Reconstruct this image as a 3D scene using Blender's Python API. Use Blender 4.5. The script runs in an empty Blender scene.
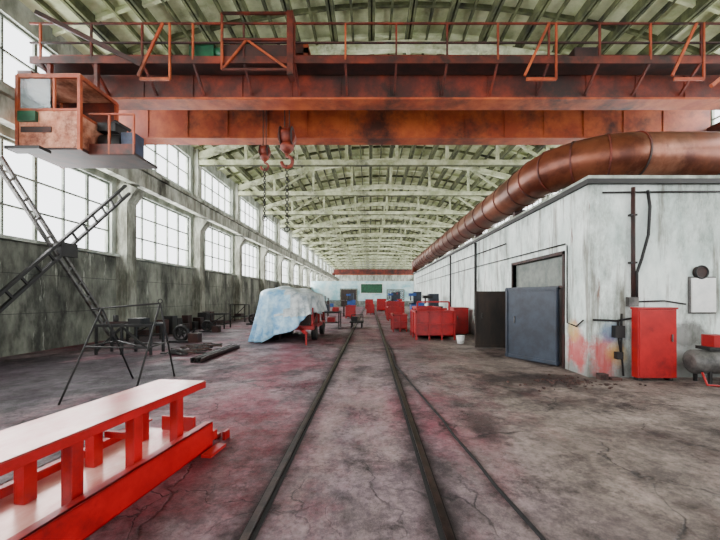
import bpy, bmesh, math, random
from mathutils import Vector, Matrix
random.seed(7)
F=340.0; H=1.7
# ---------------------------------------------------------------- materials
def srgb(r,g,b):
    def c(v):
        v/=255.0
        return v/12.92 if v<=0.04045 else ((v+0.055)/1.055)**2.4
    return (c(r),c(g),c(b),1)
def mat(name,c1,c2=None,c3=None,scale=3.0,rough=0.7,metal=0.0,bump=0.2,stretch=(1,1,1),lo=0.4,hi=0.62,t3=(0.6,0.7),detail=8,c4=None,t4=(0.6,0.66)):
    m=bpy.data.materials.new(name); m.use_nodes=True
    nt=m.node_tree; N=nt.nodes; L=nt.links
    b=N['Principled BSDF']; b.inputs['Roughness'].default_value=rough; b.inputs['Metallic'].default_value=metal
    c2=c2 or c1
    tc=N.new('ShaderNodeTexCoord'); mp=N.new('ShaderNodeMapping'); mp.inputs['Scale'].default_value=stretch
    L.new(tc.outputs['Object'],mp.inputs[0])
    n=N.new('ShaderNodeTexNoise'); n.inputs['Scale'].default_value=scale; n.inputs['Detail'].default_value=detail; n.inputs['Roughness'].default_value=0.65
    L.new(mp.outputs[0],n.inputs['Vector'])
    r=N.new('ShaderNodeValToRGB'); r.color_ramp.elements[0].position=lo; r.color_ramp.elements[1].position=hi
    r.color_ramp.elements[0].color=c1; r.color_ramp.elements[1].color=c2
    L.new(n.outputs[0],r.inputs[0]); out=r.outputs[0]
    def layer(out,col,t,sc,off,st):
        n3=N.new('ShaderNodeTexNoise'); n3.inputs['Scale'].default_value=sc; n3.inputs['Detail'].default_value=10; n3.inputs['Roughness'].default_value=0.7
        mp3=N.new('ShaderNodeMapping'); mp3.inputs['Location'].default_value=off; mp3.inputs['Scale'].default_value=st
        L.new(tc.outputs['Object'],mp3.inputs[0]); L.new(mp3.outputs[0],n3.inputs['Vector'])
        r3=N.new('ShaderNodeValToRGB'); r3.color_ramp.elements[0].position=t[0]; r3.color_ramp.elements[1].position=t[1]
        L.new(n3.outputs[0],r3.inputs[0])
        mx=N.new('ShaderNodeMix'); mx.data_type='RGBA'
        L.new(r3.outputs[0],mx.inputs[0]); L.new(out,mx.inputs[6]); mx.inputs[7].default_value=col
        return mx.outputs[2]
    if c3: out=layer(out,c3,t3,scale*0.45,(7.3,2.1,5.5),stretch)
    if c4: out=layer(out,c4,t4,scale*1.3,(-3.3,8.1,1.5),(stretch[0]*1.6,stretch[1]*1.6,stretch[2]*.6))
    L.new(out,b.inputs['Base Color'])
    if bump:
        bp=N.new('ShaderNodeBump'); bp.inputs['Strength'].default_value=bump; bp.inputs['Distance'].default_value=0.02
        L.new(n.outputs[0],bp.inputs['Height']); L.new(bp.outputs[0],b.inputs['Normal'])
    return m

M={}
M['wall']=mat('stained_concrete_wall',srgb(54,56,50),srgb(134,137,124),srgb(18,18,17),scale=1.2,rough=0.95,stretch=(1,1,0.4),lo=0.36,hi=0.62,t3=(0.48,0.68),c4=srgb(184,188,174),t4=(0.58,0.68))
M['wallup']=mat('whitewashed_concrete',srgb(122,128,118),srgb(188,194,182),srgb(54,54,42),scale=1.4,rough=0.9,stretch=(1,1,0.4),t3=(0.52,0.7))
M['column']=mat('column_concrete',srgb(104,105,92),srgb(172,175,161),srgb(44,42,34),scale=2,rough=0.9,stretch=(1,1,0.3),t3=(0.5,0.66))
M['slab']=mat('roof_slab_whitewash',srgb(170,179,134),srgb(214,220,184),srgb(84,88,50),scale=1.0,rough=0.9,t3=(0.53,0.7))
M['rib']=mat('roof_rib_gap_shade',srgb(14,16,9),srgb(36,38,22),scale=2,rough=0.9)  # near-black olive: shade in the gaps between ribs put into the colour
M['rib2']=mat('roof_shaded_olive',srgb(52,56,32),srgb(96,101,66),srgb(24,26,14),scale=1.5,rough=0.95,t3=(.5,.65))  # olive darkened so the ribs carry painted shadow
M['truss']=mat('truss_concrete',srgb(158,164,126),srgb(216,221,190),srgb(58,60,36),scale=1.5,rough=0.9,t3=(0.52,0.68))
M['plaster']=mat('whitewashed_plaster',srgb(186,198,194),srgb(222,230,226),srgb(120,134,126),scale=1.6,rough=0.85,stretch=(1,1,0.5),lo=0.3,hi=0.55,t3=(0.53,0.72))
M['crane']=mat('crane_rust_brown',srgb(72,18,7),srgb(118,38,14),srgb(32,12,7),scale=1.3,rough=0.6,t3=(0.43,0.62))
M['crane2']=mat('crane_paint_orange',srgb(138,50,16),srgb(172,82,36),srgb(58,20,10),scale=1.3,rough=0.6,t3=(0.48,0.66))
M['cranedark']=mat('crane_dark_rust',srgb(26,10,7),srgb(54,20,12),scale=3,rough=0.7)
M['cab']=mat('cab_faded_pink_rust',srgb(164,98,70),srgb(204,146,118),srgb(96,42,22),scale=2.5,rough=0.7,t3=(0.48,0.62))
M['duct']=mat('duct_rust_brown',srgb(76,34,20),srgb(120,66,44),srgb(156,108,86),scale=1.5,rough=0.36,metal=.5,stretch=(1,0.6,1),t3=(0.5,0.72),c4=srgb(52,22,14),t4=(.6,.7))
M['dark']=mat('dark_steel',srgb(7,7,9),srgb(20,18,17),scale=5,rough=0.65)
M['steel']=mat('grey_steel',srgb(60,59,58),srgb(100,98,95),srgb(58,36,26),scale=5,rough=0.5,metal=0.3)
M['rail']=mat('rail_steel',srgb(28,19,19),srgb(60,43,41),scale=6,rough=0.42,metal=0.5)
M['groove']=mat('rail_groove_dark',srgb(7,5,6),srgb(16,12,13),scale=9,rough=0.95)  # near-black tone for flat strips standing in for cut grooves
M['red']=mat('red_primer',srgb(142,0,7),srgb(168,0,10),srgb(96,0,4),scale=2.5,rough=0.42,t3=(0.55,0.7),bump=0.05)
M['reddull']=mat('red_paint_dull',srgb(132,1,6),srgb(160,5,11),srgb(76,3,5),scale=3,rough=0.5,t3=(0.55,0.7))
M['cream']=mat('bare_plate_cream',srgb(196,136,128),srgb(226,190,174),srgb(172,44,54),scale=1.6,rough=0.26,metal=0.15,bump=0.02,t3=(0.46,0.66),stretch=(1,.5,1))
M['tarp']=mat('blue_plastic_tarp',srgb(92,150,192),srgb(172,208,226),srgb(46,108,168),scale=2.5,rough=0.32,bump=0.6,t3=(0.52,0.68))
M['tarpw']=mat('grey_plastic_tarp',srgb(126,140,147),srgb(198,205,207),scale=3.5,rough=0.32,bump=0.6)
M['green']=mat('green_enamel',srgb(2,50,30),srgb(8,80,48),scale=3,rough=0.5)
M['bluegrey']=mat('door_blue_grey',srgb(20,28,40),srgb(38,48,62),srgb(16,18,24),scale=2,rough=0.5)
M['blueeq']=mat('blue_machine_paint',srgb(14,50,110),srgb(30,80,150),scale=2,rough=0.5)
M['brownblack']=mat('door_and_opening_dark_brown',srgb(28,20,15),srgb(52,38,28),srgb(12,10,9),scale=2.5,rough=0.7,stretch=(1,1,.3),t3=(.5,.65))
M['greypanel']=mat('transom_grey',srgb(84,92,88),srgb(125,130,124),scale=1.5,rough=0.8)
M['frame']=mat('window_frame_paint',srgb(74,82,74),srgb(120,127,115),scale=3,rough=0.7)
M['white']=mat('white_plastic',srgb(205,208,206),srgb(228,228,226),scale=3,rough=0.5)
M['cyanwall']=mat('pale_blue_plaster',srgb(130,180,190),srgb(200,220,220),scale=0.6,rough=0.8)
M['dirt']=mat('dirt_rubble',srgb(36,22,20),srgb(74,50,44),scale=6,rough=1.0,bump=1.0)
M['copper']=mat('hook_rust_red',srgb(86,24,10),srgb(128,48,24),scale=4,rough=0.6)
M['blueequip']=mat('blue_grey_equipment',srgb(16,24,44),srgb(36,50,78),scale=4,rough=0.6)
g=bpy.data.materials.new('dusty_glass'); g.use_nodes=True
gb=g.node_tree.nodes['Principled BSDF']; gb.inputs['Base Color'].default_value=(0.3,0.36,0.38,1); gb.inputs['Roughness'].default_value=0.15; gb.inputs['Alpha'].default_value=0.4
M['glass']=g

class G:
    def __init__(s,name):
        s.m=bpy.data.materials.new(name); s.m.use_nodes=True; s.N=s.m.node_tree.nodes; s.L=s.m.node_tree.links; s.b=s.N['Principled BSDF']
        s.co=s.N.new('ShaderNodeTexCoord').outputs['Object']
        sx=s.N.new('ShaderNodeSeparateXYZ'); s.L.new(s.co,sx.inputs[0]); s.X,s.Y,s.Z=sx.outputs
    def noise(s,sc,d=8,r=0.65,off=0,st=(1,1,1)):
        mp=s.N.new('ShaderNodeMapping'); mp.inputs['Location'].default_value=(off,off*1.7,off*.6); mp.inputs['Scale'].default_value=st
        s.L.new(s.co,mp.inputs[0]); n=s.N.new('ShaderNodeTexNoise'); n.inputs['Scale'].default_value=sc; n.inputs['Detail'].default_value=d; n.inputs['Roughness'].default_value=r
        s.L.new(mp.outputs[0],n.inputs['Vector']); return n.outputs[0]
    def ramp(s,v,a,b_,c0=(0,0,0,1),c1=(1,1,1,1)):
        r=s.N.new('ShaderNodeValToRGB'); r.color_ramp.elements[0].position=a; r.color_ramp.elements[1].position=b_
        r.color_ramp.elements[0].color=c0; r.color_ramp.elements[1].color=c1; s.L.new(v,r.inputs[0]); return r.outputs[0]
    def ma(s,op,a,b2=None,clamp=False):
        n=s.N.new('ShaderNodeMath'); n.operation=op; n.use_clamp=clamp
        for i,v in enumerate((a,b2)):
            if v is None: continue
            if isinstance(v,(int,float)): n.inputs[i].default_value=v
            else: s.L.new(v,n.inputs[i])
        return n.outputs[0]
    def mix(s,f,a,b2):
        n=s.N.new('ShaderNodeMix'); n.data_type='RGBA'
        for i,v in ((0,f),(6,a),(7,b2)):
            if isinstance(v,(tuple,float,int)): n.inputs[i].default_value=v
            else: s.L.new(v,n.inputs[i])
        return n.outputs[2]
    def blob(s,A,B_,a0,b0,ra,rb,nz,k=2.5):
        da=s.ma('MULTIPLY',s.ma('SUBTRACT',A,a0),1/ra); db=s.ma('MULTIPLY',s.ma('SUBTRACT',B_,b0),1/rb)
        d=s.ma('SQRT',s.ma('ADD',s.ma('MULTIPLY',da,da),s.ma('MULTIPLY',db,db)))
        d=s.ma('ADD',d,s.ma('MULTIPLY',s.ma('SUBTRACT',nz,0.5),2.2))
        return s.ma('MULTIPLY',s.ma('SUBTRACT',1.0,d),k,True)
def floor_material():
    g=G('stained_shop_floor'); X,Y=g.X,g.Y; ma=g.ma
    base=g.ramp(g.noise(1.1,12,0.75),0.38,0.62,srgb(46,36,42),srgb(144,124,130))
    rmask=ma('MULTIPLY',ma('SUBTRACT',X,0.3),0.5,True)
    warm=g.ramp(g.noise(0.8,12,0.75,4),0.38,0.62,srgb(56,46,42),srgb(146,132,124))
    col=g.mix(rmask,base,warm)
    redm=g.ramp(g.noise(0.5,12,0.72,11,(1,0.6,1)),0.46,0.6)
    lm=ma('SUBTRACT',1.0,ma('MULTIPLY',ma('ADD',X,-0.3),0.3,True),True)
    col=g.mix(ma('MULTIPLY',redm,ma('ADD',ma('MULTIPLY',lm,0.48),0.06)),col,srgb(134,34,62))
    nf=g.noise(2.2,10,0.75,3)
    col=g.mix(ma('MULTIPLY',g.blob(X,Y,-1.7,3.6,1.5,2.0,nf,1.2),.65),col,srgb(112,8,26))
    lane=ma('MULTIPLY',ma('SUBTRACT',1.0,ma('MULTIPLY',ma('ABSOLUTE',ma('ADD',X,0.157)),1.55)),3.0,True)
    col=g.mix(ma('MULTIPLY',ma('MULTIPLY',lane,g.ramp(g.noise(1.6,10,.75,27,(1,.4,1)),.4,.6)),.6),col,srgb(150,132,130))
    nb=g.noise(0.9,9,0.7,2)
    soil=g.ramp(g.noise(5,8,0.8,8),0.42,0.68,srgb(11,9,13),srgb(66,50,66))
    col=g.mix(ma('MULTIPLY',g.blob(X,Y,-7.0,7.2,4.4,3.4,nb,2.4),.96),col,soil)
    col=g.mix(ma('MULTIPLY',g.blob(X,Y,-7.5,14,2.6,6,nb,1.5),.8),col,soil)
    col=g.mix(ma('MULTIPLY',g.blob(X,Y,-4.3,14,1.5,3.5,nb,1.5),.7),col,soil)
    col=g.mix(ma('MULTIPLY',g.blob(X,Y,1.5,4.6,.35,.8,nf,1.6),.7),col,srgb(32,25,24))
    col=g.mix(ma('MULTIPLY',g.blob(X,Y,3.3,7.0,1.6,.6,nf,2),.85),col,srgb(40,26,22))
    st=g.ramp(g.noise(0.9,12,0.8,21),0.51,0.63)
    col=g.mix(ma('MULTIPLY',st,0.8),col,srgb(28,21,23))
    st2=g.ramp(g.noise(2.4,12,0.8,37),0.56,0.64)
    col=g.mix(ma('MULTIPLY',st2,0.6),col,srgb(38,25,25))
    fine=g.ramp(g.noise(11,6,0.85,14),0.36,0.6,(.45,.45,.45,1),(1.15,1.15,1.15,1))
    mm=g.N.new('ShaderNodeMix'); mm.data_type='RGBA'; mm.blend_type='MULTIPLY'; mm.inputs[0].default_value=.9; g.L.new(col,mm.inputs[6]); g.L.new(fine,mm.inputs[7]); col=mm.outputs[2]
    for rx in (-0.874,0.56):
        dr=ma('ABSOLUTE',ma('ADD',X,-rx))
        k=ma('SUBTRACT',1.0,ma('MULTIPLY',ma('ADD',dr,ma('MULTIPLY',ma('SUBTRACT',g.noise(3,8,0.75,rx),0.5),0.6)),4.5),True)
        col=g.mix(ma('MULTIPLY',k,0.9),col,srgb(28,19,20))
    nz=g.N.new('ShaderNodeTexNoise'); nz.inputs['Scale'].default_value=1.3; nz.inputs['Detail'].default_value=10; g.L.new(g.co,nz.inputs['Vector'])
    ckm=None
    for sc,wd,of in ((0.5,0.010,0.0),(1.15,0.011,5.0)):
        va=g.N.new('ShaderNodeVectorMath'); va.operation='MULTIPLY_ADD'; g.L.new(nz.outputs['Color'],va.inputs[0]); va.inputs[1].default_value=(1.3,1.3,0); g.L.new(g.co,va.inputs[2])
        vb=g.N.new('ShaderNodeVectorMath'); vb.operation='ADD'; g.L.new(va.outputs[0],vb.inputs[0]); vb.inputs[1].default_value=(of,of,0)
        vo=g.N.new('ShaderNodeTexVoronoi'); vo.feature='DISTANCE_TO_EDGE'; vo.inputs['Scale'].default_value=sc; g.L.new(vb.outputs[0],vo.inputs['Vector'])
        ck=ma('MULTIPLY',g.ramp(vo.outputs[0],0.0,wd,(1,1,1,1),(0,0,0,1)),g.ramp(g.noise(0.6,3,0.5,31+of),0.47,0.62))
        ckm=ck if ckm is None else ma('MAXIMUM',ckm,ck)
    col=g.mix(ma('MULTIPLY',ckm,0.85),col,srgb(12,9,10))
    g.L.new(col,g.b.inputs['Base Color'])
    g.L.new(g.ramp(g.noise(1.1,8,0.7,5),0.35,0.65,(0.5,0.5,0.5,1),(0.9,0.9,0.9,1)),g.b.inputs['Roughness'])
    g.b.inputs['Specular IOR Level'].default_value=.28
    bp=g.N.new('ShaderNodeBump'); bp.inputs['Strength'].default_value=0.7; bp.inputs['Distance'].default_value=0.03
    g.L.new(ma('SUBTRACT',g.noise(4,12,0.8,1),ma('MULTIPLY',ckm,0.8)),bp.inputs['Height']); g.L.new(bp.outputs[0],g.b.inputs['Normal'])
    return g.m
M['floor']=floor_material()
def plaster_material(name,front):
    g=G(name); ma=g.ma; A=g.X if front else g.Y; Z=g.Z
    col=g.ramp(g.noise(1.5,10,.7,0,(1,1,.5)),.32,.6,srgb(178,194,190),srgb(228,236,232))
    col=g.mix(ma('MULTIPLY',g.ramp(g.noise(.8,12,.78,5,(1,1,.4)),.5,.64),.75),col,srgb(98,110,100))
    nf=g.noise(2.6,9,.75,3); nb=g.noise(1.2,9,.75,9)
    low=ma('MULTIPLY',ma('SUBTRACT',ma('ADD',.3,ma('MULTIPLY',nb,1.0)),Z),1.6,True)
    col=g.mix(ma('MULTIPLY',low,.75),col,srgb(66,58,54))
    drip=ma('MULTIPLY',g.ramp(g.noise(3.5,6,.65,17,(1,1,.1)),.54,.64),.7)
    col=g.mix(drip,col,srgb(86,76,60))
    rust=ma('MULTIPLY',g.ramp(g.noise(5,6,.7,41,(1,1,.15)),.62,.69),.75)
    col=g.mix(rust,col,srgb(108,52,32))
    top=ma('MULTIPLY',ma('SUBTRACT',Z,ma('SUBTRACT',4.3,ma('MULTIPLY',nb,1.0))),2.0,True)
    col=g.mix(ma('MULTIPLY',top,.5),col,srgb(84,86,76))
    if front:
        col=g.mix(ma('MULTIPLY',g.blob(A,Z,4.95,.45,.4,.55,nf,1.8),.75),col,srgb(168,46,50))
        col=g.mix(ma('MULTIPLY',g.blob(A,Z,5.25,.5,.25,.3,nb,1.8),.6),col,srgb(184,150,70))
        col=g.mix(ma('MULTIPLY',g.blob(A,Z,5.1,.95,.35,.25,nf,1.8),.6),col,srgb(66,100,146))
        col=g.mix(ma('MULTIPLY',g.blob(A,Z,6.7,.9,.5,.35,nb,2.5),.7),col,srgb(60,50,46))
        col=g.mix(ma('MULTIPLY',g.blob(A,Z,8.0,3.3,2.6,1.3,nb,1),.45),col,srgb(120,130,122))
    else:
        col=g.mix(ma('MULTIPLY',g.blob(A,Z,7.6,.6,.45,.6,nf,1.8),.8),col,srgb(172,46,50))
        col=g.mix(ma('MULTIPLY',g.blob(A,Z,7.75,.95,.3,.25,nb,1.8),.6),col,srgb(194,160,84))
    g.L.new(col,g.b.inputs['Base Color']); g.b.inputs['Roughness'].default_value=.9
    bp=g.N.new('ShaderNodeBump'); bp.inputs['Strength'].default_value=.4; bp.inputs['Distance'].default_value=.02
    g.L.new(g.noise(3,10,.75,2),bp.inputs['Height']); g.L.new(bp.outputs[0],g.b.inputs['Normal'])
    return g.m
M['plfront']=plaster_material('painted_plaster_front',True); M['plside']=plaster_material('painted_plaster_side',False)

# ---------------------------------------------------------------- builder
class B:
    def __init__(s): s.bm=bmesh.new(); s.mats=[]
    def mi(s,m):
        if m not in s.mats: s.mats.append(m)
        return s.mats.index(m)
    def hexa(s,c,m):
        v=[s.bm.verts.new(p) for p in c]; i=s.mi(m)
        for q in ((0,3,2,1),(4,5,6,7),(0,1,5,4),(1,2,6,5),(2,3,7,6),(3,0,4,7)):
            s.bm.faces.new([v[k] for k in q]).material_index=i
    def box(s,x0,x1,y0,y1,z0,z1,m):
        s.hexa([(x0,y0,z0),(x1,y0,z0),(x1,y1,z0),(x0,y1,z0),(x0,y0,z1),(x1,y0,z1),(x1,y1,z1),(x0,y1,z1)],m)
    def beam(s,p,q,w,h,m,up=(0,0,1)):
        p=Vector(p);q=Vector(q); d=(q-p).normalized(); u=Vector(up)
        if abs(d.dot(u))>0.99: u=Vector((0,1,0))
        r=d.cross(u).normalized(); u=r.cross(d).normalized(); r*=w/2; u*=h/2
        s.hexa([p-r-u,p+r-u,q+r-u,q-r-u,p-r+u,p+r+u,q+r+u,q-r+u],m)
    def tube(s,pts,r,m,n=10,caps=True,smooth=True):
        pts=[Vector(p) for p in pts]; rings=[]; i0=s.mi(m)
        rr=r if isinstance(r,(list,tuple)) else [r]*len(pts)
        ref=None
        for i,p in enumerate(pts):
            a=pts[max(i-1,0)]; b=pts[min(i+1,len(pts)-1)]; d=(b-a).normalized()
            if ref is None:
                ref=Vector((0,0,1)) if abs(d.z)<0.9 else Vector((1,0,0))
            u=(ref-d*ref.dot(d)).normalized(); ref=u; v=d.cross(u)
            rings.append([s.bm.verts.new(p+(u*math.cos(t)+v*math.sin(t))*rr[i]) for t in [2*math.pi*k/n for k in range(n)]])
        for a,b in zip(rings,rings[1:]):
            for k in range(n):
                f=s.bm.faces.new([a[k],a[(k+1)%n],b[(k+1)%n],b[k]]); f.material_index=i0; f.smooth=smooth
        if caps:
            s.bm.faces.new(rings[0][::-1]).material_index=i0; s.bm.faces.new(rings[-1]).material_index=i0
    def torus(s,c,R,r,m,axis='y',n=16):
        pts=[]
        for k in range(n+1):
            t=2*math.pi*k/n; a,b=R*math.cos(t),R*math.sin(t)
            o={'y':(a,0,b),'x':(0,a,b),'z':(a,b,0)}[axis]; pts.append((c[0]+o[0],c[1]+o[1],c[2]+o[2]))
        s.tube(pts,r,m,8,False)
    def rock(s,c,r,m):
        i0=s.mi(m); res=bmesh.ops.create_icosphere(s.bm,subdivisions=1,radius=r)
        sc=Vector((random.uniform(.7,1.5),random.uniform(.7,1.3),random.uniform(.4,.8)))
        for v in res['verts']:
            v.co=Vector((v.co.x*sc.x,v.co.y*sc.y,v.co.z*sc.z))*random.uniform(.8,1.15)+Vector(c)
            for f in v.link_faces: f.material_index=i0
    def done(s,name,parent=None,bevel=0,center=True,recalc=True):
        if recalc: bmesh.ops.recalc_face_normals(s.bm,faces=s.bm.faces)
        off=Vector((0,0,0))
        if center and s.bm.verts:
            xs=[v.co for v in s.bm.verts]
            mn=Vector([min(c[i] for c in xs) for i in range(3)]); mx=Vector([max(c[i] for c in xs) for i in range(3)])
            off=Vector(((mn.x+mx.x)/2,(mn.y+mx.y)/2,mn.z))
            for v in s.bm.verts: v.co-=off
        me=bpy.data.meshes.new(name); s.bm.to_mesh(me); s.bm.free()
        for m in s.mats: me.materials.append(M[m])
        o=bpy.data.objects.new(name,me); bpy.context.collection.objects.link(o); o.location=off
        if parent: o.parent=parent
        if bevel:
            bv=o.modifiers.new('bevel','BEVEL'); bv.width=bevel; bv.segments=2; bv.limit_method='ANGLE'
        return o
def empty(name,loc=(0,0,0)):
    o=bpy.data.objects.new(name,None); bpy.context.collection.objects.link(o); o.empty_display_size=0.2; return o

XL,XR=-10.4,13.6; YB,YE=-9.8,104.2; XC=(XL+XR)/2
ZS,ZP=10.5,12.7
def roofz(x): return ZS+(ZP-ZS)*(1-((x-XC)/12.0)**2)

# ---------------------------------------------------------------- floor
b=B(); b.box(XL-0.3,XR+0.3,YB,YE+0.3,-0.2,0,'floor'); b.done('floor',center=False)
b=B()
for rx in (-0.874,0.56):
    b.box(rx-0.03,rx+0.03,-5,59.8,0.0,0.022,'rail')
    s=1 if rx<0 else -1
    b.box(min(rx+s*0.03,rx+s*0.07),max(rx+s*0.03,rx+s*0.07),-5,59.8,0.0,0.005,'groove')
    b.box(min(rx-s*0.03,rx-s*0.045),max(rx-s*0.03,rx-s*0.045),-5,59.8,0.0,0.005,'groove')
b.done('railway_track')
# ---------------------------------------------------------------- outer walls
cols=[14.2+6*k for k in range(-4,16)]
def side_wall(x0,x1,name):
    b=B()
    b.box(x0,x1,YB,YE,0,3.4,'wall')
    b.box(x0,x1,YB,YE,6.3,7.8,'wallup')
    b.box(x0,x1,YB,YE,9.8,ZS+0.1,'wallup')
    for y in cols:
        b.box(x0,x1,y-0.5,y+0.5,3.4,6.3,'wallup'); b.box(x0,x1,y-0.5,y+0.5,7.8,9.8,'wallup')
    s=x1 if x0<XC else x0
    for z in (1.2,2.4,6.9):
        b.box(s-0.004,s+0.004,YB,YE,z-0.008,z+0.008,'dark')
    b.done(name,center=False)
side_wall(XL-0.3,XL,'wall_left'); side_wall(XR,XR+0.3,'wall_right')
b=B(); b.box(XL-0.3,XR+0.3,YE,YE+0.3,0,ZP,'wallup'); b.done('wall_far',center=False)
b=B(); b.box(XL-0.3,-7,YB-.3,YB,0,ZP,'wallup'); b.box(10,XR+.3,YB-.3,YB,0,ZP,'wallup'); b.box(-7,10,YB-.3,YB,8.5,ZP,'wallup'); b.done('wall_back',center=False)
b=B(); b.box(XL-0.02,XL+0.18,YB,YE,3.34,3.44,'wallup'); b.box(XR-0.18,XR+0.02,YB,YE,3.34,3.44,'wallup'); b.done('trim_1')
wn=1
for sx,side in ((XL-0.15,1),(XR+0.15,-1)):
    for i in range(len(cols)-1):
        y0,y1=cols[i]+0.5,cols[i+1]-0.5
        if y1<-4: continue
        b=B()
        for (z0,z1,nr,nc) in ((3.4,6.3,3,5),(7.8,9.8,2,5)):
            for z in (z0+0.04,z1-0.04): b.box(sx-0.04,sx+0.04,y0,y1,z-0.04,z+0.04,'frame')
            for k in range(nc+1):
                y=y0+0.04+(y1-y0-0.08)*k/nc; w=0.05 if k%2==0 else 0.03
                b.box(sx-0.035,sx+0.035,y-w,y+w,z0,z1,'frame')
            for k in range(1,nr):
                z=z0+(z1-z0)*k/nr; b.box(sx-0.03,sx+0.03,y0,y1,z-0.03,z+0.03,'frame')
        b.done('window_%d'%wn); wn+=1
for y in cols:
    for x,s in ((XL,1),(XR,-1)):
        b=B()
        a,c=sorted((x,x+s*0.45)); b.box(a,c,y-0.28,y+0.28,0,6.35,'column')
        c2=x+s*0.85; c1=x+s*0.45
        b.hexa([(c1,y-0.28,5.6),(c1+s*0.02,y-0.28,5.6),(c1+s*0.02,y+0.28,5.6),(c1,y+0.28,5.6),
                (c1,y-0.28,6.35),(c2,y-0.28,6.15),(c2,y+0.28,6.15),(c1,y+0.28,6.35)],'column')
        a,c=sorted((x,x+s*0.3)); b.box(a,c,y-0.22,y+0.22,6.35,10.4,'column')
        b.done('wall_column')
for x,s in ((XL,1),(XR,-1)):
    b=B()
    a,c=sorted((x+s*0.32,x+s*0.95)); b.box(a,c,YB,YE,7.0,7.15,'column')
    a,c=sorted((x+s*0.48,x+s*0.8)); b.box(a,c,YB,YE,6.36,7.0,'column')
    xm=x+s*0.64
    b.box(xm-0.04,xm+0.04,YB,YE,7.15,7.28,'rail')
    b.done('crane_runway_beam')
# ---------------------------------------------------------------- roof
b=B(); n=16
xs=[XL-0.3+ (XR-XL+0.6)*k/n for k in range(n+1)]
for i in range(n):
    a,c=xs[i],xs[i+1]; za,zc=roofz(a),roofz(c)
    b.hexa([(a,YB,za),(c,YB,zc),(c,YE+.3,zc),(a,YE+.3,za),(a,YB,za+.15),(c,YB,zc+.15),(c,YE+.3,zc+.15),(a,YE+.3,za+.15)],'slab')
for i in range(1,n):
    a=xs[i]; z=roofz(a)
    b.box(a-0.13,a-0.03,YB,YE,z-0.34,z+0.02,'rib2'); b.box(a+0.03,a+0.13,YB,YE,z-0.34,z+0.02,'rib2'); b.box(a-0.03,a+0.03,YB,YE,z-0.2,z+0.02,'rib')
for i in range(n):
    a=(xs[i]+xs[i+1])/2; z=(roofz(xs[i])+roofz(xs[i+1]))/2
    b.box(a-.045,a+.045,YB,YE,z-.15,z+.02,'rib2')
y=YB; k=0
while y<YE:
    for i in range(n):
        a,c=xs[i]+0.15,xs[i+1]-0.15; za,zc=roofz(xs[i]),roofz(xs[i+1])
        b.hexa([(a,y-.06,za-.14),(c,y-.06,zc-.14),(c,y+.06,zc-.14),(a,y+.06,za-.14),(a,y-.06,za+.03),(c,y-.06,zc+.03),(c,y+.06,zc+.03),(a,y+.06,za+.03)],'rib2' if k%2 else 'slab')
    y+=1.5; k+=1
b.done('ceiling',center=False)
for y in cols:
    b=B(); nseg=8; top=[]
    for k in range(nseg+1):
        x=XL+0.05+(XR-XL-0.1)*k/nseg; top.append((x,y,roofz(x)-0.52))
    zb=9.65
    for p,q in zip(top,top[1:]): b.beam(p,q,0.28,0.34,'truss')
    b.beam((XL+.05,y,zb),(XR-.05,y,zb),0.3,0.3,'truss')
    b.beam((XL+.05,y,zb-.155),(XR-.05,y,zb-.155),0.28,0.012,'rib2')  # thin dark strip: shade on the chord's underside painted as colour
    for k in range(1,nseg): b.beam((top[k][0],y,zb),top[k],0.16,0.16,'truss')
    for k in (1,6):
        if k<nseg//2: b.beam((top[k][0],y,zb),top[k+1],0.14,0.14,'truss')
        else: b.beam((top[k+1][0],y,zb),top[k],0.14,0.14,'truss')
    b.done('roof_truss')

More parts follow.
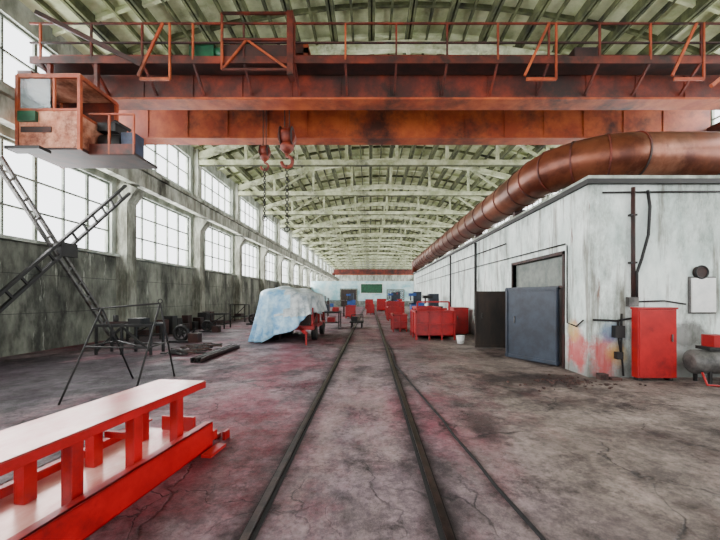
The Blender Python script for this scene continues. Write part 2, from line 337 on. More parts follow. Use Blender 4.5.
# ---------------------------------------------------------------- overhead cranes
def crane(y1,y2,name,detail=True):
    root=empty(name); x0,x1=-9.9,13.1
    b=B()
    for yc,m in ((y1,'crane'),(y2,'crane2')):
        b.box(x0+.2,x1-.2,yc-0.22,yc+0.22,7.74,8.97,m)
        b.box(x0+.2,x1-.2,yc-0.30,yc+0.30,7.69,7.75,'crane2'); b.box(x0+.2,x1-.2,yc-0.30,yc+0.30,8.97,9.04,'crane')
        x=x0+1.5
        while x<x1-0.5:
            b.box(x-0.012,x+0.012,yc-0.25,yc-0.22,7.77,8.97,m); x+=1.5
        b.box(x0+.2,x1-.2,yc-0.04,yc+0.04,9.04,9.1,'rail')
    b.done('girders',root)
    b=B()
    for xa in (x0+.14,x1-.14):
        b.box(xa-0.2,xa+0.2,y1-1.0,y2+1.0,7.6,8.1,'crane')
        for yy in (y1-0.8,y1-.3,y2+.3,y2+0.8):
            b.tube([(xa-0.09,yy,7.5),(xa+0.09,yy,7.5)],0.21,'cranedark',20)
    b.done('end_trucks',root)
    if detail:
        b=B(); ya=y1-0.9; yb=y1-0.31
        b.box(x0+.2,x1-.2,ya,yb,8.42,8.46,'cranedark')
        b.box(x0+.2,x1-.2,ya-.02,ya+.02,8.36,8.56,'crane')
        x=x0+.5; k=0
        while x<x1:
            b.beam((x,yb+.08,7.85),(x,ya,8.42),0.06,0.06,'crane')
            b.beam((x,ya,8.46),(x,ya,9.5),0.05,0.05,'crane2' if k%3==0 else 'crane')
            x+=1.45; k+=1
        for z in (8.95,9.5): b.beam((x0+.2,ya,z),(x1-.2,ya,z),0.045,0.045,'cranedark' if z<9 else 'crane')
        yc=y2+0.9; b.box(x0+.2,x1-.2,y2+.3,yc,8.95,9.0,'cranedark')
        x=x0+.5
        while x<x1:
            b.beam((x,yc,9.0),(x,yc,10.1),0.05,0.05,'cranedark'); x+=1.9
        for z in (9.5,10.1): b.beam((x0+.2,yc,z),(x1-.2,yc,z),0.045,0.045,'cranedark')
        b.done('walkway_railings',root)
        b=B()
        for xx in (-6.6,4.4,8.6):
            b.beam((xx,ya-.02,8.0),(xx+.7,ya-.02,9.5),0.05,0.07,'crane2')
            b.beam((xx+.05,ya-.02,7.9),(xx+.9,ya-.02,7.9),0.05,0.08,'crane2')
            b.beam((xx+.9,ya-.02,7.9),(xx+.9,ya-.02,9.5),0.05,0.05,'crane2')
        b.beam((x0+.4,ya-.03,9.8),(x0+3.4,ya-.03,8.3),0.08,0.12,'cranedark')
        b.beam((x1-1.2,ya-.03,9.4),(x1-3.4,ya-.03,7.7),0.08,0.1,'crane2')
        b.done('railing_braces',root)
        b=B()
        b.box(-5.2,-4.5,ya+.08,ya+.5,8.46,9.05,'green'); b.tube([(-4.5,ya+.3,8.8),(-3.9,ya+.3,8.8)],0.2,'green',16)
        b.tube([(x0+.5,ya+.3,8.7),(x1-.5,ya+.3,8.7)],0.045,'steel',10)
        b.box(5.9,6.6,ya+.1,ya+.5,8.46,8.9,'cranedark')
        b.done('drive_motor',root)
        b=B()
        b.box(-4.3,-1.9,y1-0.15,y2+0.15,9.2,9.37,'crane'); b.box(-4.3,-4.15,y1-.15,y2+.15,9.1,9.5,'crane2'); b.box(-2.05,-1.9,y1-.15,y2+.15,9.1,9.5,'crane2')
        b.tube([(-3.9,(y1+y2)/2,9.65),(-2.4,(y1+y2)/2,9.65)],0.3,'cranedark',20)
        b.box(-4.2,-3.7,y1+.2,y1+.9,9.37,9.95,'green'); b.box(-2.6,-2.1,y1+.2,y1+.9,9.37,9.8,'crane')
        b.tube([(-3.0,y1+.5,9.6),(-2.2,y1+.5,9.6)],0.22,'dark',16)
        b.done('hoist_trolley',root)
        b=B()
        xa,xb=-4.2,-2.3; yy=ya-.05
        for x in (xa,xb): b.beam((x,yy,8.15),(x,yy,9.75),0.06,0.06,'crane2')
        for z in (8.15,9.0,9.75): b.beam((xa,yy,z),(xb,yy,z),0.06,0.06,'crane')
        b.beam((xa,yy,8.15),(xa+.7,yy,9.0),0.05,0.05,'crane2'); b.beam((xa+.7,yy,9.0),(xb,yy,8.15),0.05,0.05,'crane2')
        b.box(xb-.05,xb+.12,yy-.05,yy+.3,8.0,9.8,'crane')
        b.box(xa,xb,yy+.05,yy+.1,8.36,8.9,'cranedark')
        b.done('trolley_collector_frame',root)
    return root
CR=crane(10.6,13.1,'overhead_crane')
crane(90.5,92.5,'overhead_crane.001',False)

# operator cab (hangs from the crane)
b=B(); x0,x1,y0,y1,z0,z1=-9.32,-7.68,9.0,10.3,5.6,7.56
b.box(x0,x1,y0,y1,z0,z0+.08,'cranedark'); b.box(x0,x1,y0,y1,z1,z1+.06,'cab')
b.box(x0,x1,y0-.01,y0+.03,z0+.05,z0+1.05,'cab')
b.box(x1-.03,x1+.01,y0,y1,z0+.08,z0+.95,'cab')
b.box(x0-.01,x0+.03,y0,y1,z0+.08,z0+.95,'cab')
b.box(x0,x1,y1-.03,y1,z0+.08,z1,'crane')
for x in (x0,x1):
    for y in (y0,y1): b.beam((x,y,z0),(x,y,z1),0.08,0.08,'crane2')
b.beam(((x0+x1)/2+.15,y0,z0+1),((x0+x1)/2+.15,y0,z1),0.05,0.05,'crane2')
b.beam((x0,y0,z0+1.05),(x1,y0,z0+1.05),0.06,0.06,'crane2'); b.beam((x0,y0,z1-.02),(x1,y0,z1-.02),0.07,0.1,'crane2')
b.beam((x1,y0,z0+.95),(x1,y1,z0+.95),0.06,0.06,'crane2'); b.beam((x1,y0,z1-.02),(x1,y1,z1-.02),0.07,0.1,'crane2')
b.box(x0+.06,x0+.85,y0+.0,y0+.015,z0+1.1,z1-.08,'glass')
b.box(-9.1,-8.7,9.6,10.0,z0+.08,z0+.55,'dark'); b.box(-9.1,-8.7,9.95,10.02,z0+.55,z0+1.2,'dark')
b.box(-8.4,-8.0,9.4,9.7,z0+.08,z0+.95,'dark')
b.box(x0+.08,x0+.55,y0-.1,y0-.01,z0+.72,z0+.98,'green'); b.box(x0+.1,x0+.9,y0-.03,y0-.01,z0+.45,z0+.6,'cranedark')
for x in (x0+.15,x1-.15): b.beam((x,9.75,z1+.03),(x,9.75,8.40),0.1,0.1,'crane')
b.box(x1,x1+1.25,y0+.3,y1,z0-.02,z0+.05,'cranedark'); b.box(x1,x1+1.25,y0+.28,y0+.32,z0+.0,z0+.28,'crane')
for x in (x1+.55,x1+1.22):
    b.beam((x,y0+.3,z0),(x,y0+.3,z0+1.1),0.045,0.045,'crane2')
b.beam((x1,y0+.3,z0+1.1),(x1+1.22,y0+.3,z0+1.1),0.045,0.045,'crane2')
b.tube([(x1+.1,y0+.7,z0+.45),(x1+.7,y0+.7,z0+.45)],0.25,'dark',16); b.box(x1+.72,x1+1.1,y0+.5,y0+.9,z0+.05,z0+.7,'blueequip')
b.box(x1+.1,x1+.6,y0+.45,y0+.9,z0+.72,z0+.95,'dark')
b.tube([(x1+.2,y0+.6,z0+.85),(x1+.5,y0+.6,z0+1.05),(x1+.9,y0+.6,z0+.8)],0.05,'dark',8)
b.box(x0,x0+.9,y0-.35,y0-.02,z0-.12,z0-.04,'dark')
b.done('crane_operator_cab')

def hook(x,y,zt,s,zc,name='crane_hook_block'):
    b=B()
    for dx in (-.07*s,.07*s): b.tube([(x+dx,y,9.15),(x+dx,y,zt)],0.016,'dark',6)
    b.tube([(x-.16*s,y,zt-.1),(x+.16*s,y,zt-.1)],0.26*s,'copper',20)
    b.tube([(x-.19*s,y,zt-.1),(x-.16*s,y,zt-.1)],0.3*s,'cranedark',20); b.tube([(x+.16*s,y,zt-.1),(x+.19*s,y,zt-.1)],0.3*s,'cranedark',20)
    b.tube([(x,y-.12*s,zt-.12),(x,y+.12*s,zt-.12)],.27*s,'copper',18)
    b.tube([(x,y,zt-.3*s),(x,y,zt-.45*s),(x,y,zt-.6*s)],[.2*s,.22*s,.08*s],'copper',14)
    pts=[]
    for k in range(13):
        t=math.pi*0.5-k*(math.pi*1.5)/12; pts.append((x+.17*s*math.cos(t),y,zt-.85*s+.17*s*math.sin(t)))
    b.tube([(x,y,zt-.55*s)]+pts,0.055*s,'copper',10)
    z=zt-1.0*s; k=0
    while z>zc:
        b.torus((x,y,z),0.04*s+.015,0.016,'dark','y' if k%2 else 'x',10); z-=0.07*s+.025; k+=1
    b.torus((x,y,zc),0.09,0.018,'dark','y',12)
    return b.done(name)
hook(-2.93,12.0,7.45,1.15,4.1); hook(-3.75,12.1,6.98,0.75,4.5)

# ---------------------------------------------------------------- column bracing X
b=B()
def lattice(b,p,q,w,m):
    p=Vector(p);q=Vector(q); d=(q-p).normalized(); n=Vector((1,0,0)).cross(d).normalized()*w/2
    b.beam(p+n,q+n,.08,.09,m,(1,0,0)); b.beam(p-n,q-n,.08,.09,m,(1,0,0))
    L=(q-p).length; k=int(L/0.55)
    for i in range(1,k): b.beam(p+d*(L*i/k)+n,p+d*(L*i/k)-n,.06,.06,m,(1,0,0))
lattice(b,(-9.8,8.4,1.0),(-9.8,13.75,6.05),0.32,'dark'); lattice(b,(-9.88,9.0,5.4),(-9.88,13.0,0.3),0.22,'steel')
b.box(-9.92,-9.75,10.75,11.35,3.0,3.45,'dark')
b.beam((-9.8,8.45,1.0),(-9.8,8.45,0),.12,.12,'dark'); b.beam((-9.88,13.0,.35),(-9.88,13.2,0.0),.2,.12,'dark')
b.done('column_cross_brace')

# ---------------------------------------------------------------- inner building
IX,IY,IZ,IYE=4.63,7.2,4.08,36.0
b=B()
dy0,dy1,dz=8.15,11.0,2.72
b.box(IX,IX+.25,IY,dy0,0,IZ,'plside'); b.box(IX,IX+.25,dy1,IYE,0,IZ,'plside'); b.box(IX,IX+.25,dy0,dy1,dz,IZ,'plside')
b.done('wall_inner_side',center=False)
b=B(); b.box(IX+.002,XR,IY-.003,IY+.25,0,IZ,'plfront'); b.done('wall_inner_front',center=False)
b=B(); b.box(IX-.08,XR,IY-.1,IYE,IZ,IZ+.10,'dark'); b.box(IX+.0,XR,IY+.0,IYE,IZ+.10,IZ+.2,'wallup'); b.done('annex_roof')
b=B(); b.box(IX,XR,IYE-.25,IYE,0,IZ,'plaster'); b.box(IX+.25,XR,20,20.2,0,IZ,'plaster'); b.done('wall_inner_back')
b=B()
b.box(IX+.1,IX+.16,dy0,dy1,1.98,dz,'greypanel'); b.box(IX-.03,IX+.2,dy0-.08,dy0,0,dz+.08,'cranedark'); b.box(IX-.03,IX+.2,dy1,dy1+.08,0,dz+.08,'cranedark')
b.box(IX-.03,IX+.2,dy0-.08,dy1+.08,dz,dz+.08,'cranedark'); b.box(IX+.05,IX+.18,dy0,dy1,1.92,1.98,'cranedark'); b.box(IX+.2,IX+.24,dy0,dy1,0,1.92,'brownblack')  # last box: dark sheet painted as the shade inside the doorway
b.done('trim_2')
def leaf(p,q,h,m,name):
    b=B(); p=Vector((p[0],p[1],0)); q=Vector((q[0],q[1],0)); c=Vector((0,0,h/2+.04))
    b.beam(p+c,q+c,.04,h,m); d=(q-p).normalized(); n=d.cross(Vector((0,0,1)))*0.03
    for s in (n,-n):
        for z in (.1,h-.02): b.beam(p+s+Vector((0,0,z)),q+s+Vector((0,0,z)),.03,.07,m)
        for t in (.03,.97):
            a=p.lerp(q,t)+s; b.beam(a+Vector((0,0,.05)),a+Vector((0,0,h)),.03,.07,m)
    a=p.lerp(q,.8)-n*1.5; b.tube([a+Vector((0,0,1.0)),a+Vector((0,0,1.18))],.015,'steel',8)
    return b.done(name)
leaf((4.55,8.2),(3.8,9.5),1.92,'bluegrey','door_1'); leaf((4.55,11.1),(3.45,11.2),1.85,'brownblack','door_2')
b=B(); yf=IY-.04
b.tube([(5.52,yf-.03,4.0),(5.52,yf-.03,1.5)],.04,'cranedark',8)
b.tube([(5.85,yf,3.95),(5.88,yf-.02,3.6),(5.83,yf-.04,3.0),(5.69,yf-.04,2.5),(5.58,yf-.05,2.2),(5.58,yf-.05,1.5)],.03,'dark',8)
b.tube([(4.7,yf,1.22),(5.2,yf,1.2),(5.5,yf,1.25)],.022,'dark',6)
b.tube([(5.56,yf,1.6),(6.2,yf,1.62),(6.65,yf,1.55)],.018,'dark',6)
b.tube([(5.3,yf,1.35),(5.27,yf-.03,.6),(5.3,yf-.05,.05)],.022,'dark',6); b.tube([(5.22,yf,1.2),(5.2,yf-.03,.9),(5.25,yf-.05,.5)],.022,'dark',6)
b.tube([(4.9,yf,3.9),(6.6,yf,3.92),(10,yf,3.93)],.02,'dark',6)
b.box(5.4,5.6,yf-.08,yf+.02,1.5,1.7,'steel'); b.box(5.1,5.3,yf-.1,yf+.02,.85,1.1,'dark'); b.box(5.15,5.28,yf-.08,yf+.02,.4,.55,'dark')
for z in(3.4,2.4): b.box(5.45,5.59,yf-.06,yf+.03,z,z+.04,'dark')
b.done('electrical_conduit')
b=B()
b.tube([(4.58,7.9,2.9),(4.58,7.9,1.1),(4.58,7.55,1.05),(4.58,7.3,1.2)],.018,'dark',6)
b.tube([(IX-.04,8.0,2.95),(IX-.04,14,3.0),(IX-.04,34,3.0)],.015,'dark',6)
b.tube([(IX-.04,11.5,3.5),(IX-.04,20,3.6),(IX-.04,34,3.55)],.02,'dark',6); b.done('wall_cable')
b=B(); b.tube([(4.5,14.5,4.0),(4.5,14.5,3.5),(4.5,14.5,.9)],.06,'dark',8); b.tube([(4.5,19.,4.0),(4.5,19.,.5)],.05,'dark',8)
b.done('downpipe')
b=B(); b.box(5.42,6.2,6.87,7.05,.06,1.47,'reddull'); b.box(5.44,6.18,6.85,6.88,.09,1.44,'red'); b.box(5.40,6.22,6.85,7.06,1.45,1.49,'reddull')
b.box(5.46,5.54,6.9,7.05,0,.07,'dark'); b.box(6.08,6.16,6.9,7.05,0,.07,'dark'); b.tube([(6.08,6.83,.8),(6.08,6.83,.95)],.015,'steel',8)
b.done('red_electrical_cabinet',bevel=.008)
b=B(); b.box(6.75,7.25,7.12,7.19,1.38,2.1,'white'); b.box(6.72,7.28,7.15,7.195,1.35,2.13,'steel'); b.done('wall_panel_box',bevel=.006)
b=B(); b.tube([(6.95,7.12,2.22),(6.95,7.2,2.22)],.13,'cranedark',20); b.torus((6.95,7.12,2.22),.13,.02,'dark'); b.done('wall_vent')
b=B(); b.tube([(6.34,6.75,.42),(6.42,6.75,.42),(7.8,6.75,.42),(7.88,6.75,.42)],[.14,.24,.24,.14],'steel',20)
for x in (6.6,7.6):
    for y in (6.6,6.9): b.beam((x,y,.25),(x,y,0),.05,.05,'dark')
b.box(6.6,7.2,6.6,6.9,.66,.72,'dark'); b.box(6.7,7.0,6.62,6.88,.7,.95,'reddull'); b.tube([(7.1,6.75,.82),(7.5,6.75,.82)],.12,'cranedark',14)
b.tube([(6.4,6.55,.25),(6.4,6.45,.03),(6.7,6.4,.02),(7.4,6.45,.02)],.02,'reddull',6); b.done('air_compressor')
b=B()
for k in range(4): b.torus((6.75+.06*k,6.0,.02+.03*k),.24-.02*k,.018,'dark' if k%2 else 'reddull','z',18)
b.done('hose_coil')
b=B()
for k in range(110):
    x=random.gauss(4.0,.5); y=random.gauss(6.75,.25)
    if x>4.55: y=min(y,6.6)
    b.rock((x,y,.008),random.uniform(.008,.04),'dirt')
b.done('rubble_pile')
b=B(); b.box(4.72,4.88,6.95,7.1,0,.12,'dirt'); b.box(4.92,5.12,6.9,7.05,0,.05,'dirt'); b.done('broken_brick')

# ---------------------------------------------------------------- duct
b=B(); R=.53; zc=4.98; pts=[(13.4,7.95,zc),(7.0,7.95,zc),(6.6,7.95,zc)]
cx,cy,rr=6.15,9.45,1.5
for k in range(0,13):
    t=-math.pi/2-k*(math.pi/2)/12; pts.append((cx+rr*math.cos(t),cy+rr*math.sin(t),zc))
pts+= [(4.65,11,zc),(4.65,33,zc)]
b.tube(pts,R,'duct',40)
b.tube([(4.65,33,zc),(4.65,33.6,zc),(4.65,34.0,zc-.3),(4.65,34.1,zc-.7)],[R,R,R*.9,R*.85],'duct',24)
y=10.2
def ring(c,axis):
    d=Vector(axis)*.02; c=Vector(c); b.tube([c-d,c+d],R+.02,'crane',40,True,False)
while y<33: ring((4.65,y,zc),(0,1,0)); y+=1.15
for x in (8.8,11.0): ring((x,7.95,zc),(1,0,0))
for k in (0,1.5,3,4.5,6):
    t=-math.pi/2-k*(math.pi/2)/6; ring((cx+rr*math.cos(t),cy+rr*math.sin(t),zc),(-math.sin(t),math.cos(t),0))
for y in range(11,33,4): b.box(4.65,5.0,y-.08,y+.08,IZ+.2,zc-R+.05,'cranedark')
for x in (8,11): b.box(x-.08,x+.08,7.7,8.2,IZ+.2,zc-R+.05,'cranedark')
b.done('ventilation_duct')

# ---------------------------------------------------------------- far partition
PY=60.0
b=B(); b.box(XL,XR,PY,PY+.25,0,4.5,'cyanwall'); b.box(XL,XR,PY-.02,PY,0,1.0,'greypanel')
b.done('wall_partition')
b=B(); b.box(-5.1,-2.4,PY-.12,PY-.04,0,3.0,'brownblack'); b.box(-5.3,-5.1,PY-.16,PY-.03,0,3.2,'frame'); b.box(-2.4,-2.2,PY-.16,PY-.03,0,3.2,'frame'); b.box(-5.3,-2.2,PY-.16,PY-.03,3.0,3.2,'frame'); b.done('door_3')
b=B(); b.box(-1.6,2.2,PY-.14,PY-.04,2.4,4.0,'green'); b.box(-1.7,2.3,PY-.12,PY-.03,2.3,4.1,'white'); b.done('wall_sign')
b=B(); b.box(3.0,6.0,PY-.12,PY-.04,1.2,3.0,'glass')
for x in (3,4,5,6): b.box(x-.06,x+.06,PY-.16,PY-.03,1.2,3.0,'frame')
b.box(3,6,PY-.16,PY-.03,2.95,3.07,'frame'); b.box(3,6,PY-.16,PY-.03,1.13,1.25,'frame'); b.done('window_90')

# ---------------------------------------------------------------- foreground red frame
o=Vector((-1.80,3.9,0)); d=Vector((.13,1,0)).normalized(); r=Vector((d.y,-d.x,0))
def W(s,t,z): return tuple(o - d*s - r*t + Vector((0,0,z)))
def bx(b,s0,s1,t0,t1,z0,z1,m): b.hexa([W(s1,t1,z0),W(s1,t0,z0),W(s0,t0,z0),W(s0,t1,z0),W(s1,t1,z1),W(s1,t0,z1),W(s0,t0,z1),W(s0,t1,z1)],m)
b=B()
Ls=3.2
bx(b,0,Ls,0,.03,.0,.27,'red'); bx(b,0,Ls,0,.12,.0,.02,'red'); bx(b,0,Ls,-.0,.10,.25,.27,'red')
bx(b,0,Ls,.82,.85,.0,.27,'red'); bx(b,0,Ls,.76,.85,.25,.27,'red')
bx(b,0.02,Ls,.03,.82,.15,.17,'cream'); bx(b,0.0,.03,.0,.85,.0,.17,'red')
bx(b,-.02,Ls,.10,.68,.72,.735,'cream'); bx(b,-.02,Ls,.10,.112,.655,.735,'red'); bx(b,-.02,Ls,.668,.68,.655,.735,'red'); bx(b,-.02,0,.1,.68,.655,.735,'red')
bx(b,-.02,Ls,.2,.26,.66,.72,'red')
for s in (.30,.85,1.4,1.95,2.5):
    for t in (.15,.55):
        bx(b,s,s+.09,t,t+.012,.17,.72,'red'); bx(b,s,s+.09,t+.08,t+.092,.17,.72,'red'); bx(b,s+.0,s+.012,t+.01,t+.08,.17,.72,'red'); bx(b,s+.078,s+.09,t+.01,t+.08,.17,.72,'red')
bx(b,.8,.84,.24,.55,.4,.46,'red'); bx(b,.02,.06,.2,.6,.17,.33,'red')
bx(b,-.12,0,.02,.08,.04,.14,'reddull'); bx(b,-.1,0,.3,.36,.08,.14,'reddull')
b.done('red_steel_frame',bevel=.004)
b=B(); bx(b,.0,.3,-.16,-.05,0,.03,'reddull'); bx(b,-.25,-.14,.05,.16,0,.05,'reddull'); bx(b,-.25,-.14,-.06,-.03,0,.1,'red'); b.done('steel_offcut')

# ---------------------------------------------------------------- wire trestle
b=B()
A=(-4.85,6.15,1.5); C=(-3.95,6.4,1.58)
b.tube([A,C],.016,'dark',6); b.tube([(-5.0,6.1,1.48),A],.012,'dark',6)
for p,q in ((A,(-4.9,5.35,0)),(A,(-4.95,7.1,0)),(C,(-3.9,5.6,0)),(C,(-4.2,7.3,0)),((-4.87,5.8,.85),(-4.9,6.6,.85)),((-3.93,6.0,.8),(-4.08,6.85,.8)),((-4.87,5.8,.85),(-3.93,6.0,.8)),((-4.9,6.6,.85),(-3.95,6.0,.8))):
    b.tube([p,q],.016,'dark',6)
b.torus((C[0],C[1],C[2]+.04),.04,.01,'dark'); b.done('wire_trestle')
b=B()
for y in (10,10.6): b.beam((-8.1,y,.86),(-6.4,y,.86),.08,.08,'dark')
for x in (-8.05,-7.3,-6.45):
    b.beam((x,10,.86),(x,10.6,.86),.06,.06,'dark')
    for y in (10,10.6): b.beam((x,y,0),(x,y,.86),.06,.06,'dark')
b.beam((-8.05,10,.1),(-7.3,10,.82),.05,.05,'dark'); b.beam((-7.3,10,.82),(-6.45,10,.1),.05,.05,'dark'); b.beam((-8.05,10.6,.25),(-6.45,10.6,.25),.05,.05,'dark')
b.box(-7.2,-6.8,10.1,10.5,.9,1.06,'dark'); b.tube([(-7.7,10.3,.9),(-7.7,10.3,1.15)],.07,'dark',12); b.beam((-7.9,10.2,.93),(-7.2,10.4,.93),.08,.06,'cranedark')
b.done('steel_stand')
def motor(x,y,s,name='gear_wheel_stand',m='dark'):
    b=B(); b.torus((x,y,.3*s),.22*s,.06*s,m,'y',20); b.tube([(x,y-.12*s,.3*s),(x,y+.12*s,.3*s)],.07*s,m,14)
    for k in range(3):
        t=k*math.pi/3; b.beam((x-.22*s*math.cos(t),y,.3*s-.22*s*math.sin(t)),(x+.22*s*math.cos(t),y,.3*s+.22*s*math.sin(t)),.04*s,.05*s,m)
    b.box(x-.3*s,x+.3*s,y-.2*s,y+.2*s,0,.07*s,m); b.beam((x+.25*s,y,.04),(x+.45*s,y,.45*s),.05,.05,m); b.box(x+.28*s,x+.6*s,y-.15*s,y+.15*s,.0,.3*s,'cranedark')
    b.done(name)
motor(-7.1,12.8,1.15); motor(-7.9,16.5,1.0); motor(-7.2,21,1.2)
def frame_rack(x,y,w,dp,h):
    b=B()
    for xx in (x-w/2,x+w/2):
        for yy in (y-dp/2,y+dp/2): b.beam((xx,yy,0),(xx,yy,h),.06,.06,'dark')
    for z in (h*.3,h-.03):
        for yy in (y-dp/2,y+dp/2): b.beam((x-w/2,yy,z),(x+w/2,yy,z),.05,.05,'dark')
        for xx in (x-w/2,x+w/2): b.beam((xx,y-dp/2,z),(xx,y+dp/2,z),.05,.05,'dark')
    b.beam((x-w/2,y-dp/2,.1),(x+w/2,y-dp/2,h*.9),.04,.04,'dark'); b.box(x-w*.3,x+w*.2,y-dp*.3,y+dp*.3,h*.3,h*.3+.2,'cranedark'); b.done('steel_frame_stand')
frame_rack(-8.9,13.4,.9,.6,.7); frame_rack(-8.3,18.6,1.0,.8,.8); frame_rack(-9,23.5,1,.8,1.2)
b=B()
for k in range(90):
    x=random.uniform(-6.1,-5.2); y=random.uniform(9.8,11.6); a=random.uniform(-.6,.6); l=random.uniform(.15,.45)
    b.beam((x,y,.03+random.random()*.12),(x+l*math.cos(a),y+l*math.sin(a),.03+random.random()*.12),.05,.04,'dirt' if k%3==0 else 'dark')
b.done('scrap_metal_pile')
b=B()
for dx in (0,.16): b.box(-4.65+dx,-4.53+dx,8.8,11.4,0,.02,'dark'); b.box(-4.65+dx,-4.63+dx,8.8,11.4,0,.12,'dark'); b.box(-4.55+dx,-4.53+dx,8.8,11.4,0,.12,'rail')
b.done('steel_channel_bars')
b=B()
for k in range(9):
    yy=14.9+k*.52; b.box(-9.4,-9.1+random.random()*.2,yy,yy+.4,0,random.uniform(.3,.9),random.choice(['dark','rail','cranedark']))
b.done('stacked_machine_parts')
b=B()
b.box(-6.1,-5.3,19.5,20.3,.35,.42,'dark'); b.box(-6.1,-5.3,20.25,20.32,.42,.95,'dark')
for x in (-6.05,-5.35):
    for y in (19.55,20.25): b.beam((x,y,0),(x,y,.36),.05,.05,'dark')
b.done('metal_bench')
for (x,y,h,w) in ((-6.3,29,1.3,1.2),(-5.2,36,1.6,1.6),(-6.4,42,1.8,1.8),(-3.0,30,1.4,1.4)):
    b=B()
    for xx in (x-w/2,x+w/2):
        for yy in (y-.4,y+.4): b.beam((xx,yy,0),(xx,yy,h),.07,.07,'cranedark')
    for z in (.3,h*.6,h): b.box(x-w/2,x+w/2,y-.4,y+.4,z-.03,z+.02,'steel')
    b.box(x-.3,x+.1,y-.3,y+.3,.32,.32+h*.25,'reddull'); b.box(x-.5,x-.2,y-.3,y+.2,h*.6+.02,h*.6+.3,'blueeq'); b.done('storage_rack')

# ---------------------------------------------------------------- tarp-covered machine
TM=empty('tarp_covered_machine')
b=B(); x0,x1,y0,y1=-4.0,-2.15,12.9,16.2
b.box(x0+.2,x1,y0,y1,.45,.6,'reddull')
for x in (x0+.3,x1-.05):
    for y in (y0+.1,(y0+y1)/2,y1-.1): b.beam((x,y,.6),(x,y,1.25),.08,.08,'reddull')
    b.beam((x,y0,1.25),(x,y1,1.25),.08,.08,'reddull')
    b.beam((x,y0,.6),(x,(y0+y1)/2,1.25),.05,.05,'reddull'); b.beam((x,y1,.6),(x,(y0+y1)/2,1.25),.05,.05,'reddull')
b.box(x0+.3,x1-.2,y0+.2,y1-.2,.6,1.5,'cranedark'); b.box(x0+.6,x1-.6,y0+.8,y1-.8,1.5,1.65,'reddull')
for y in (y0+.6,y1-.6):
    for x in (x0+.35,x1-.05): b.tube([(x-.09,y,.28),(x+.09,y,.28)],.28,'dark',20)
b.beam((x1-.5,y0,.5),(x1-.1,y0-.9,.42),.09,.09,'reddull'); b.beam((x1-.1,y0-.9,.42),(x1-.1,y0-.9,0),.05,.05,'reddull')
b.done('machine_trailer',TM)
def tarp():
    b=B(); nu,nv=140,34; rows=[]
    cx,cy=-3.2,14.4
    for j in range(nv+1):
        v=j/nv; row=[]
        for i in range(nu):
            a=2*math.pi*i/nu; ca,sa=math.cos(a),math.sin(a)
            ex=.5; ux=math.copysign(abs(ca)**ex,ca); uy=math.copysign(abs(sa)**ex,sa)
            hem=0.03+1.05*min(1,max(0,(ca+.25)*1.3))+.06*math.sin(a*9)*max(0,ca)
            def topz(px,py): return 2.0-.06*math.sin(py*2.2+.5)-.05*px*px+.07*math.exp(-((py+1.0)**2+(px+.3)**2)*3)
            if v<.45:
                k=v/.45; px=ux*1.12*k; py=uy*1.75*k
                z=topz(px,py)-.14*k**4+.03*math.sin(px*7+py*4)
            else:
                k=(v-.45)/.55; fl=.16*k*(1.3-ca*.8)
                fold=.08*k*math.sin(a*17+2*math.sin(a*3))+.05*k*math.sin(a*31+1)
                px=ux*(1.12+fl+fold); py=uy*(1.75+fl+fold)
                zt=topz(ux*1.12,uy*1.75)-.14+.03*math.sin(ux*1.12*7+uy*7)
                z=zt+(hem-zt)*(k**.9)
            row.append(b.bm.verts.new((cx+px,cy+py,max(z,.02))))
        rows.append(row)
    mi=b.mi('tarp'); mw=b.mi('tarpw')
    for j in range(nv):
        for i in range(nu):
            q=[rows[j][i],rows[j][(i+1)%nu],rows[j+1][(i+1)%nu],rows[j+1][i]]
            f=b.bm.faces.new(q); f.smooth=True; c=q[0].co
            f.material_index=mi if (c.x<-3.3+.3*math.sin(c.z*5) or c.z<1.0) else mw
    bmesh.ops.remove_doubles(b.bm,verts=rows[0],dist=.001)
    o=b.done('plastic_tarp',TM); s=o.modifiers.new('s','SOLIDIFY'); s.thickness=.006
tarp()
b=B(); b.box(-2.6,-1.6,18.0,19.2,.85,.92,'dark')
for x in (-2.55,-1.65):
    for y in (18.05,19.15): b.beam((x,y,0),(x,y,.85),.06,.06,'dark')
b.box(-2.5,-2.2,18.2,18.6,.92,1.3,'bluegrey'); b.box(-2.0,-1.7,18.3,18.8,.92,1.15,'reddull'); b.box(-2.5,-1.7,18.1,19.1,.3,.35,'dark'); b.box(-2.3,-1.9,18.3,18.8,.35,.6,'reddull'); b.done('work_table')
b=B(); b.box(-1.1,-.35,18.3,19.3,.3,.38,'dark')
for x in (-1.0,-.45):
    for y in (18.5,19.1): b.tube([(x-.04,y,.17),(x+.04,y,.17)],.15,'dark',14)
b.box(-1.0,-.7,18.4,19,.38,.62,'dark'); b.beam((-.4,19.2,.38),(-.4,19.2,.7),.04,.04,'dark'); b.beam((-1.05,19.2,.7),(-.4,19.2,.7),.04,.04,'dark'); b.beam((-1.05,19.2,.38),(-1.05,19.2,.7),.04,.04,'dark'); b.done('rail_cart')

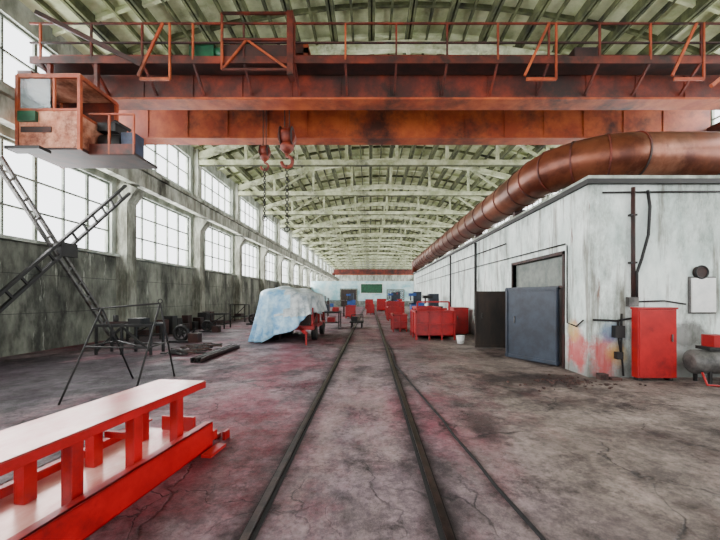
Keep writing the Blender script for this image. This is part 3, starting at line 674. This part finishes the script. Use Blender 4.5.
# ---------------------------------------------------------------- red crates
def tub(x0,x1,y0,y1,h,name='red_steel_bin'):
    b=B(); t=.04
    b.box(x0,x1,y0,y1,.12,.18,'red'); b.box(x0,x1,y0,y0+t,.12,h,'red'); b.box(x0,x1,y1-t,y1,.12,h,'red'); b.box(x0,x0+t,y0,y1,.12,h,'red'); b.box(x1-t,x1,y0,y1,.12,h,'red')
    b.box(x0-.05,x1+.05,y0-.05,y0+.03,h-.08,h,'reddull'); b.box(x0-.05,x0+.03,y0-.05,y1+.05,h-.08,h,'reddull'); b.box(x1-.03,x1+.05,y0,y1,h-.08,h,'reddull'); b.box(x0-.05,x1+.05,y1-.03,y1+.05,h-.08,h,'reddull')
    n=max(2,int((x1-x0)/.45))
    for k in range(n+1):
        x=x0+(x1-x0)*k/n; b.box(x-.03,x+.03,y0-.05,y0,.0,h-.05,'reddull')
    for y in (y0,(y0+y1)/2,y1-.06): b.box(x0-.05,x0,y,y+.06,0,h-.05,'reddull')
    b.box(x0-.04,x1+.04,y0-.06,y0,.5*h,.5*h+.07,'reddull')
    b.done(name)
tub(1.85,3.35,13.5,15.2,1.15); tub(1.15,1.78,16.6,18.2,.85); tub(2.4,3.5,17,19,1.2); tub(1.3,2.3,24,26,1.0); tub(-.3,.4,33,35,1.0); tub(1.5,3.0,30,33,1.3); tub(.9,1.9,40,43,1.5); tub(-1.9,-1.2,27,29,1.0); tub(-.6,.4,46,48,1.4)
b=B()
for x in (1.95,3.25): b.beam((x,14,1.15),(x,14,1.5),.06,.06,'reddull')
b.beam((1.95,14,1.5),(3.25,14,1.5),.06,.06,'reddull'); b.beam((1.9,14.6,1.19),(3.3,14.6,1.19),.1,.08,'reddull'); b.done('bin_lifting_frame')
b=B(); b.box(3.75,4.4,15.2,16.2,.05,1.2,'reddull'); b.box(3.78,4.37,15.17,15.2,.12,1.15,'red'); b.box(3.72,4.42,15.15,16.25,1.18,1.23,'reddull'); b.box(3.8,4.35,15.25,16.1,0,.06,'dark'); b.tube([(3.9,15.15,.7),(3.9,15.15,.85)],.015,'steel',8); b.done('red_tool_cabinet')
b=B(); b.tube([(3.3,12.4,0),(3.3,12.4,.28)],[.12,.15],'white',20); b.torus((3.3,12.4,.28),.15,.012,'white','z'); b.done('white_bucket')
for (x,y,h,m) in ((3.9,21,1.9,'dark'),(3.6,26,2.1,'blueeq'),(2.6,37,2.2,'blueeq'),(-2.4,44,2.2,'blueeq'),(3.7,45,2.4,'reddull')):
    b=B(); b.box(x-.5,x+.5,y-.5,y+.5,.1,h*.6,m); b.box(x-.3,x+.3,y-.3,y+.3,h*.6,h,'bluegrey'); b.box(x-.55,x+.55,y-.55,y+.55,0,.1,'cranedark'); b.tube([(x-.3,y-.55,h*.3),(x-.3,y-.5,h*.3)],.12,'steel',14)
    b.box(x-.65,x-.1,y-.35,y+.2,h*.85,h*.95,m); b.tube([(x-.5,y-.1,h*.85),(x-.5,y-.1,h*.68)],.06,'steel',12); b.box(x-.7,x+.0,y-.5,y+.1,h*.55,h*.6,'steel'); b.done('drilling_machine')
b=B(); raw=[(.62,8.5),(.74,7.2),(.9,5.6),(1.0,4.6),(1.02,4.1),(1.09,3.5),(1.12,3.0),(1.2,2.4),(1.24,1.6),(1.3,.5)]
b.tube([(.66,12,.018),(.68,10,.018)]+[(x,y,.018) for x,y in raw],.016,'groove',8); b.done('floor_cable')

# ---------------------------------------------------------------- lights
def area(loc,rot,sx,sy,e,col,name):
    l=bpy.data.lights.new(name,'AREA'); l.shape='RECTANGLE'; l.size=sx; l.size_y=sy; l.energy=e; l.color=col
    o=bpy.data.objects.new(name,l); bpy.context.collection.objects.link(o); o.location=loc; o.rotation_euler=rot; return o
area((XL-1.2,(YB+YE)/2,6.6),(0,-math.pi/2,0),12,116,74000,(1,.985,.97),'daylight_left')
area((XR+1.2,(YB+YE)/2,6.6),(0,math.pi/2,0),12,116,58000,(1,.985,.97),'daylight_right')
w=bpy.data.worlds.new('World'); bpy.context.scene.world=w; w.use_nodes=True
bg=w.node_tree.nodes['Background']; bg.inputs[0].default_value=(.95,.97,1,1); bg.inputs[1].default_value=4.5

cam=bpy.data.cameras.new('Camera'); co=bpy.data.objects.new('Camera',cam); bpy.context.collection.objects.link(co)
co.location=(0,0,H); co.rotation_euler=(math.pi/2,0,0)
cam.sensor_width=36; cam.lens=F/720*36; cam.shift_x=-10/720; cam.shift_y=27/720; cam.clip_end=500
bpy.context.scene.camera=co
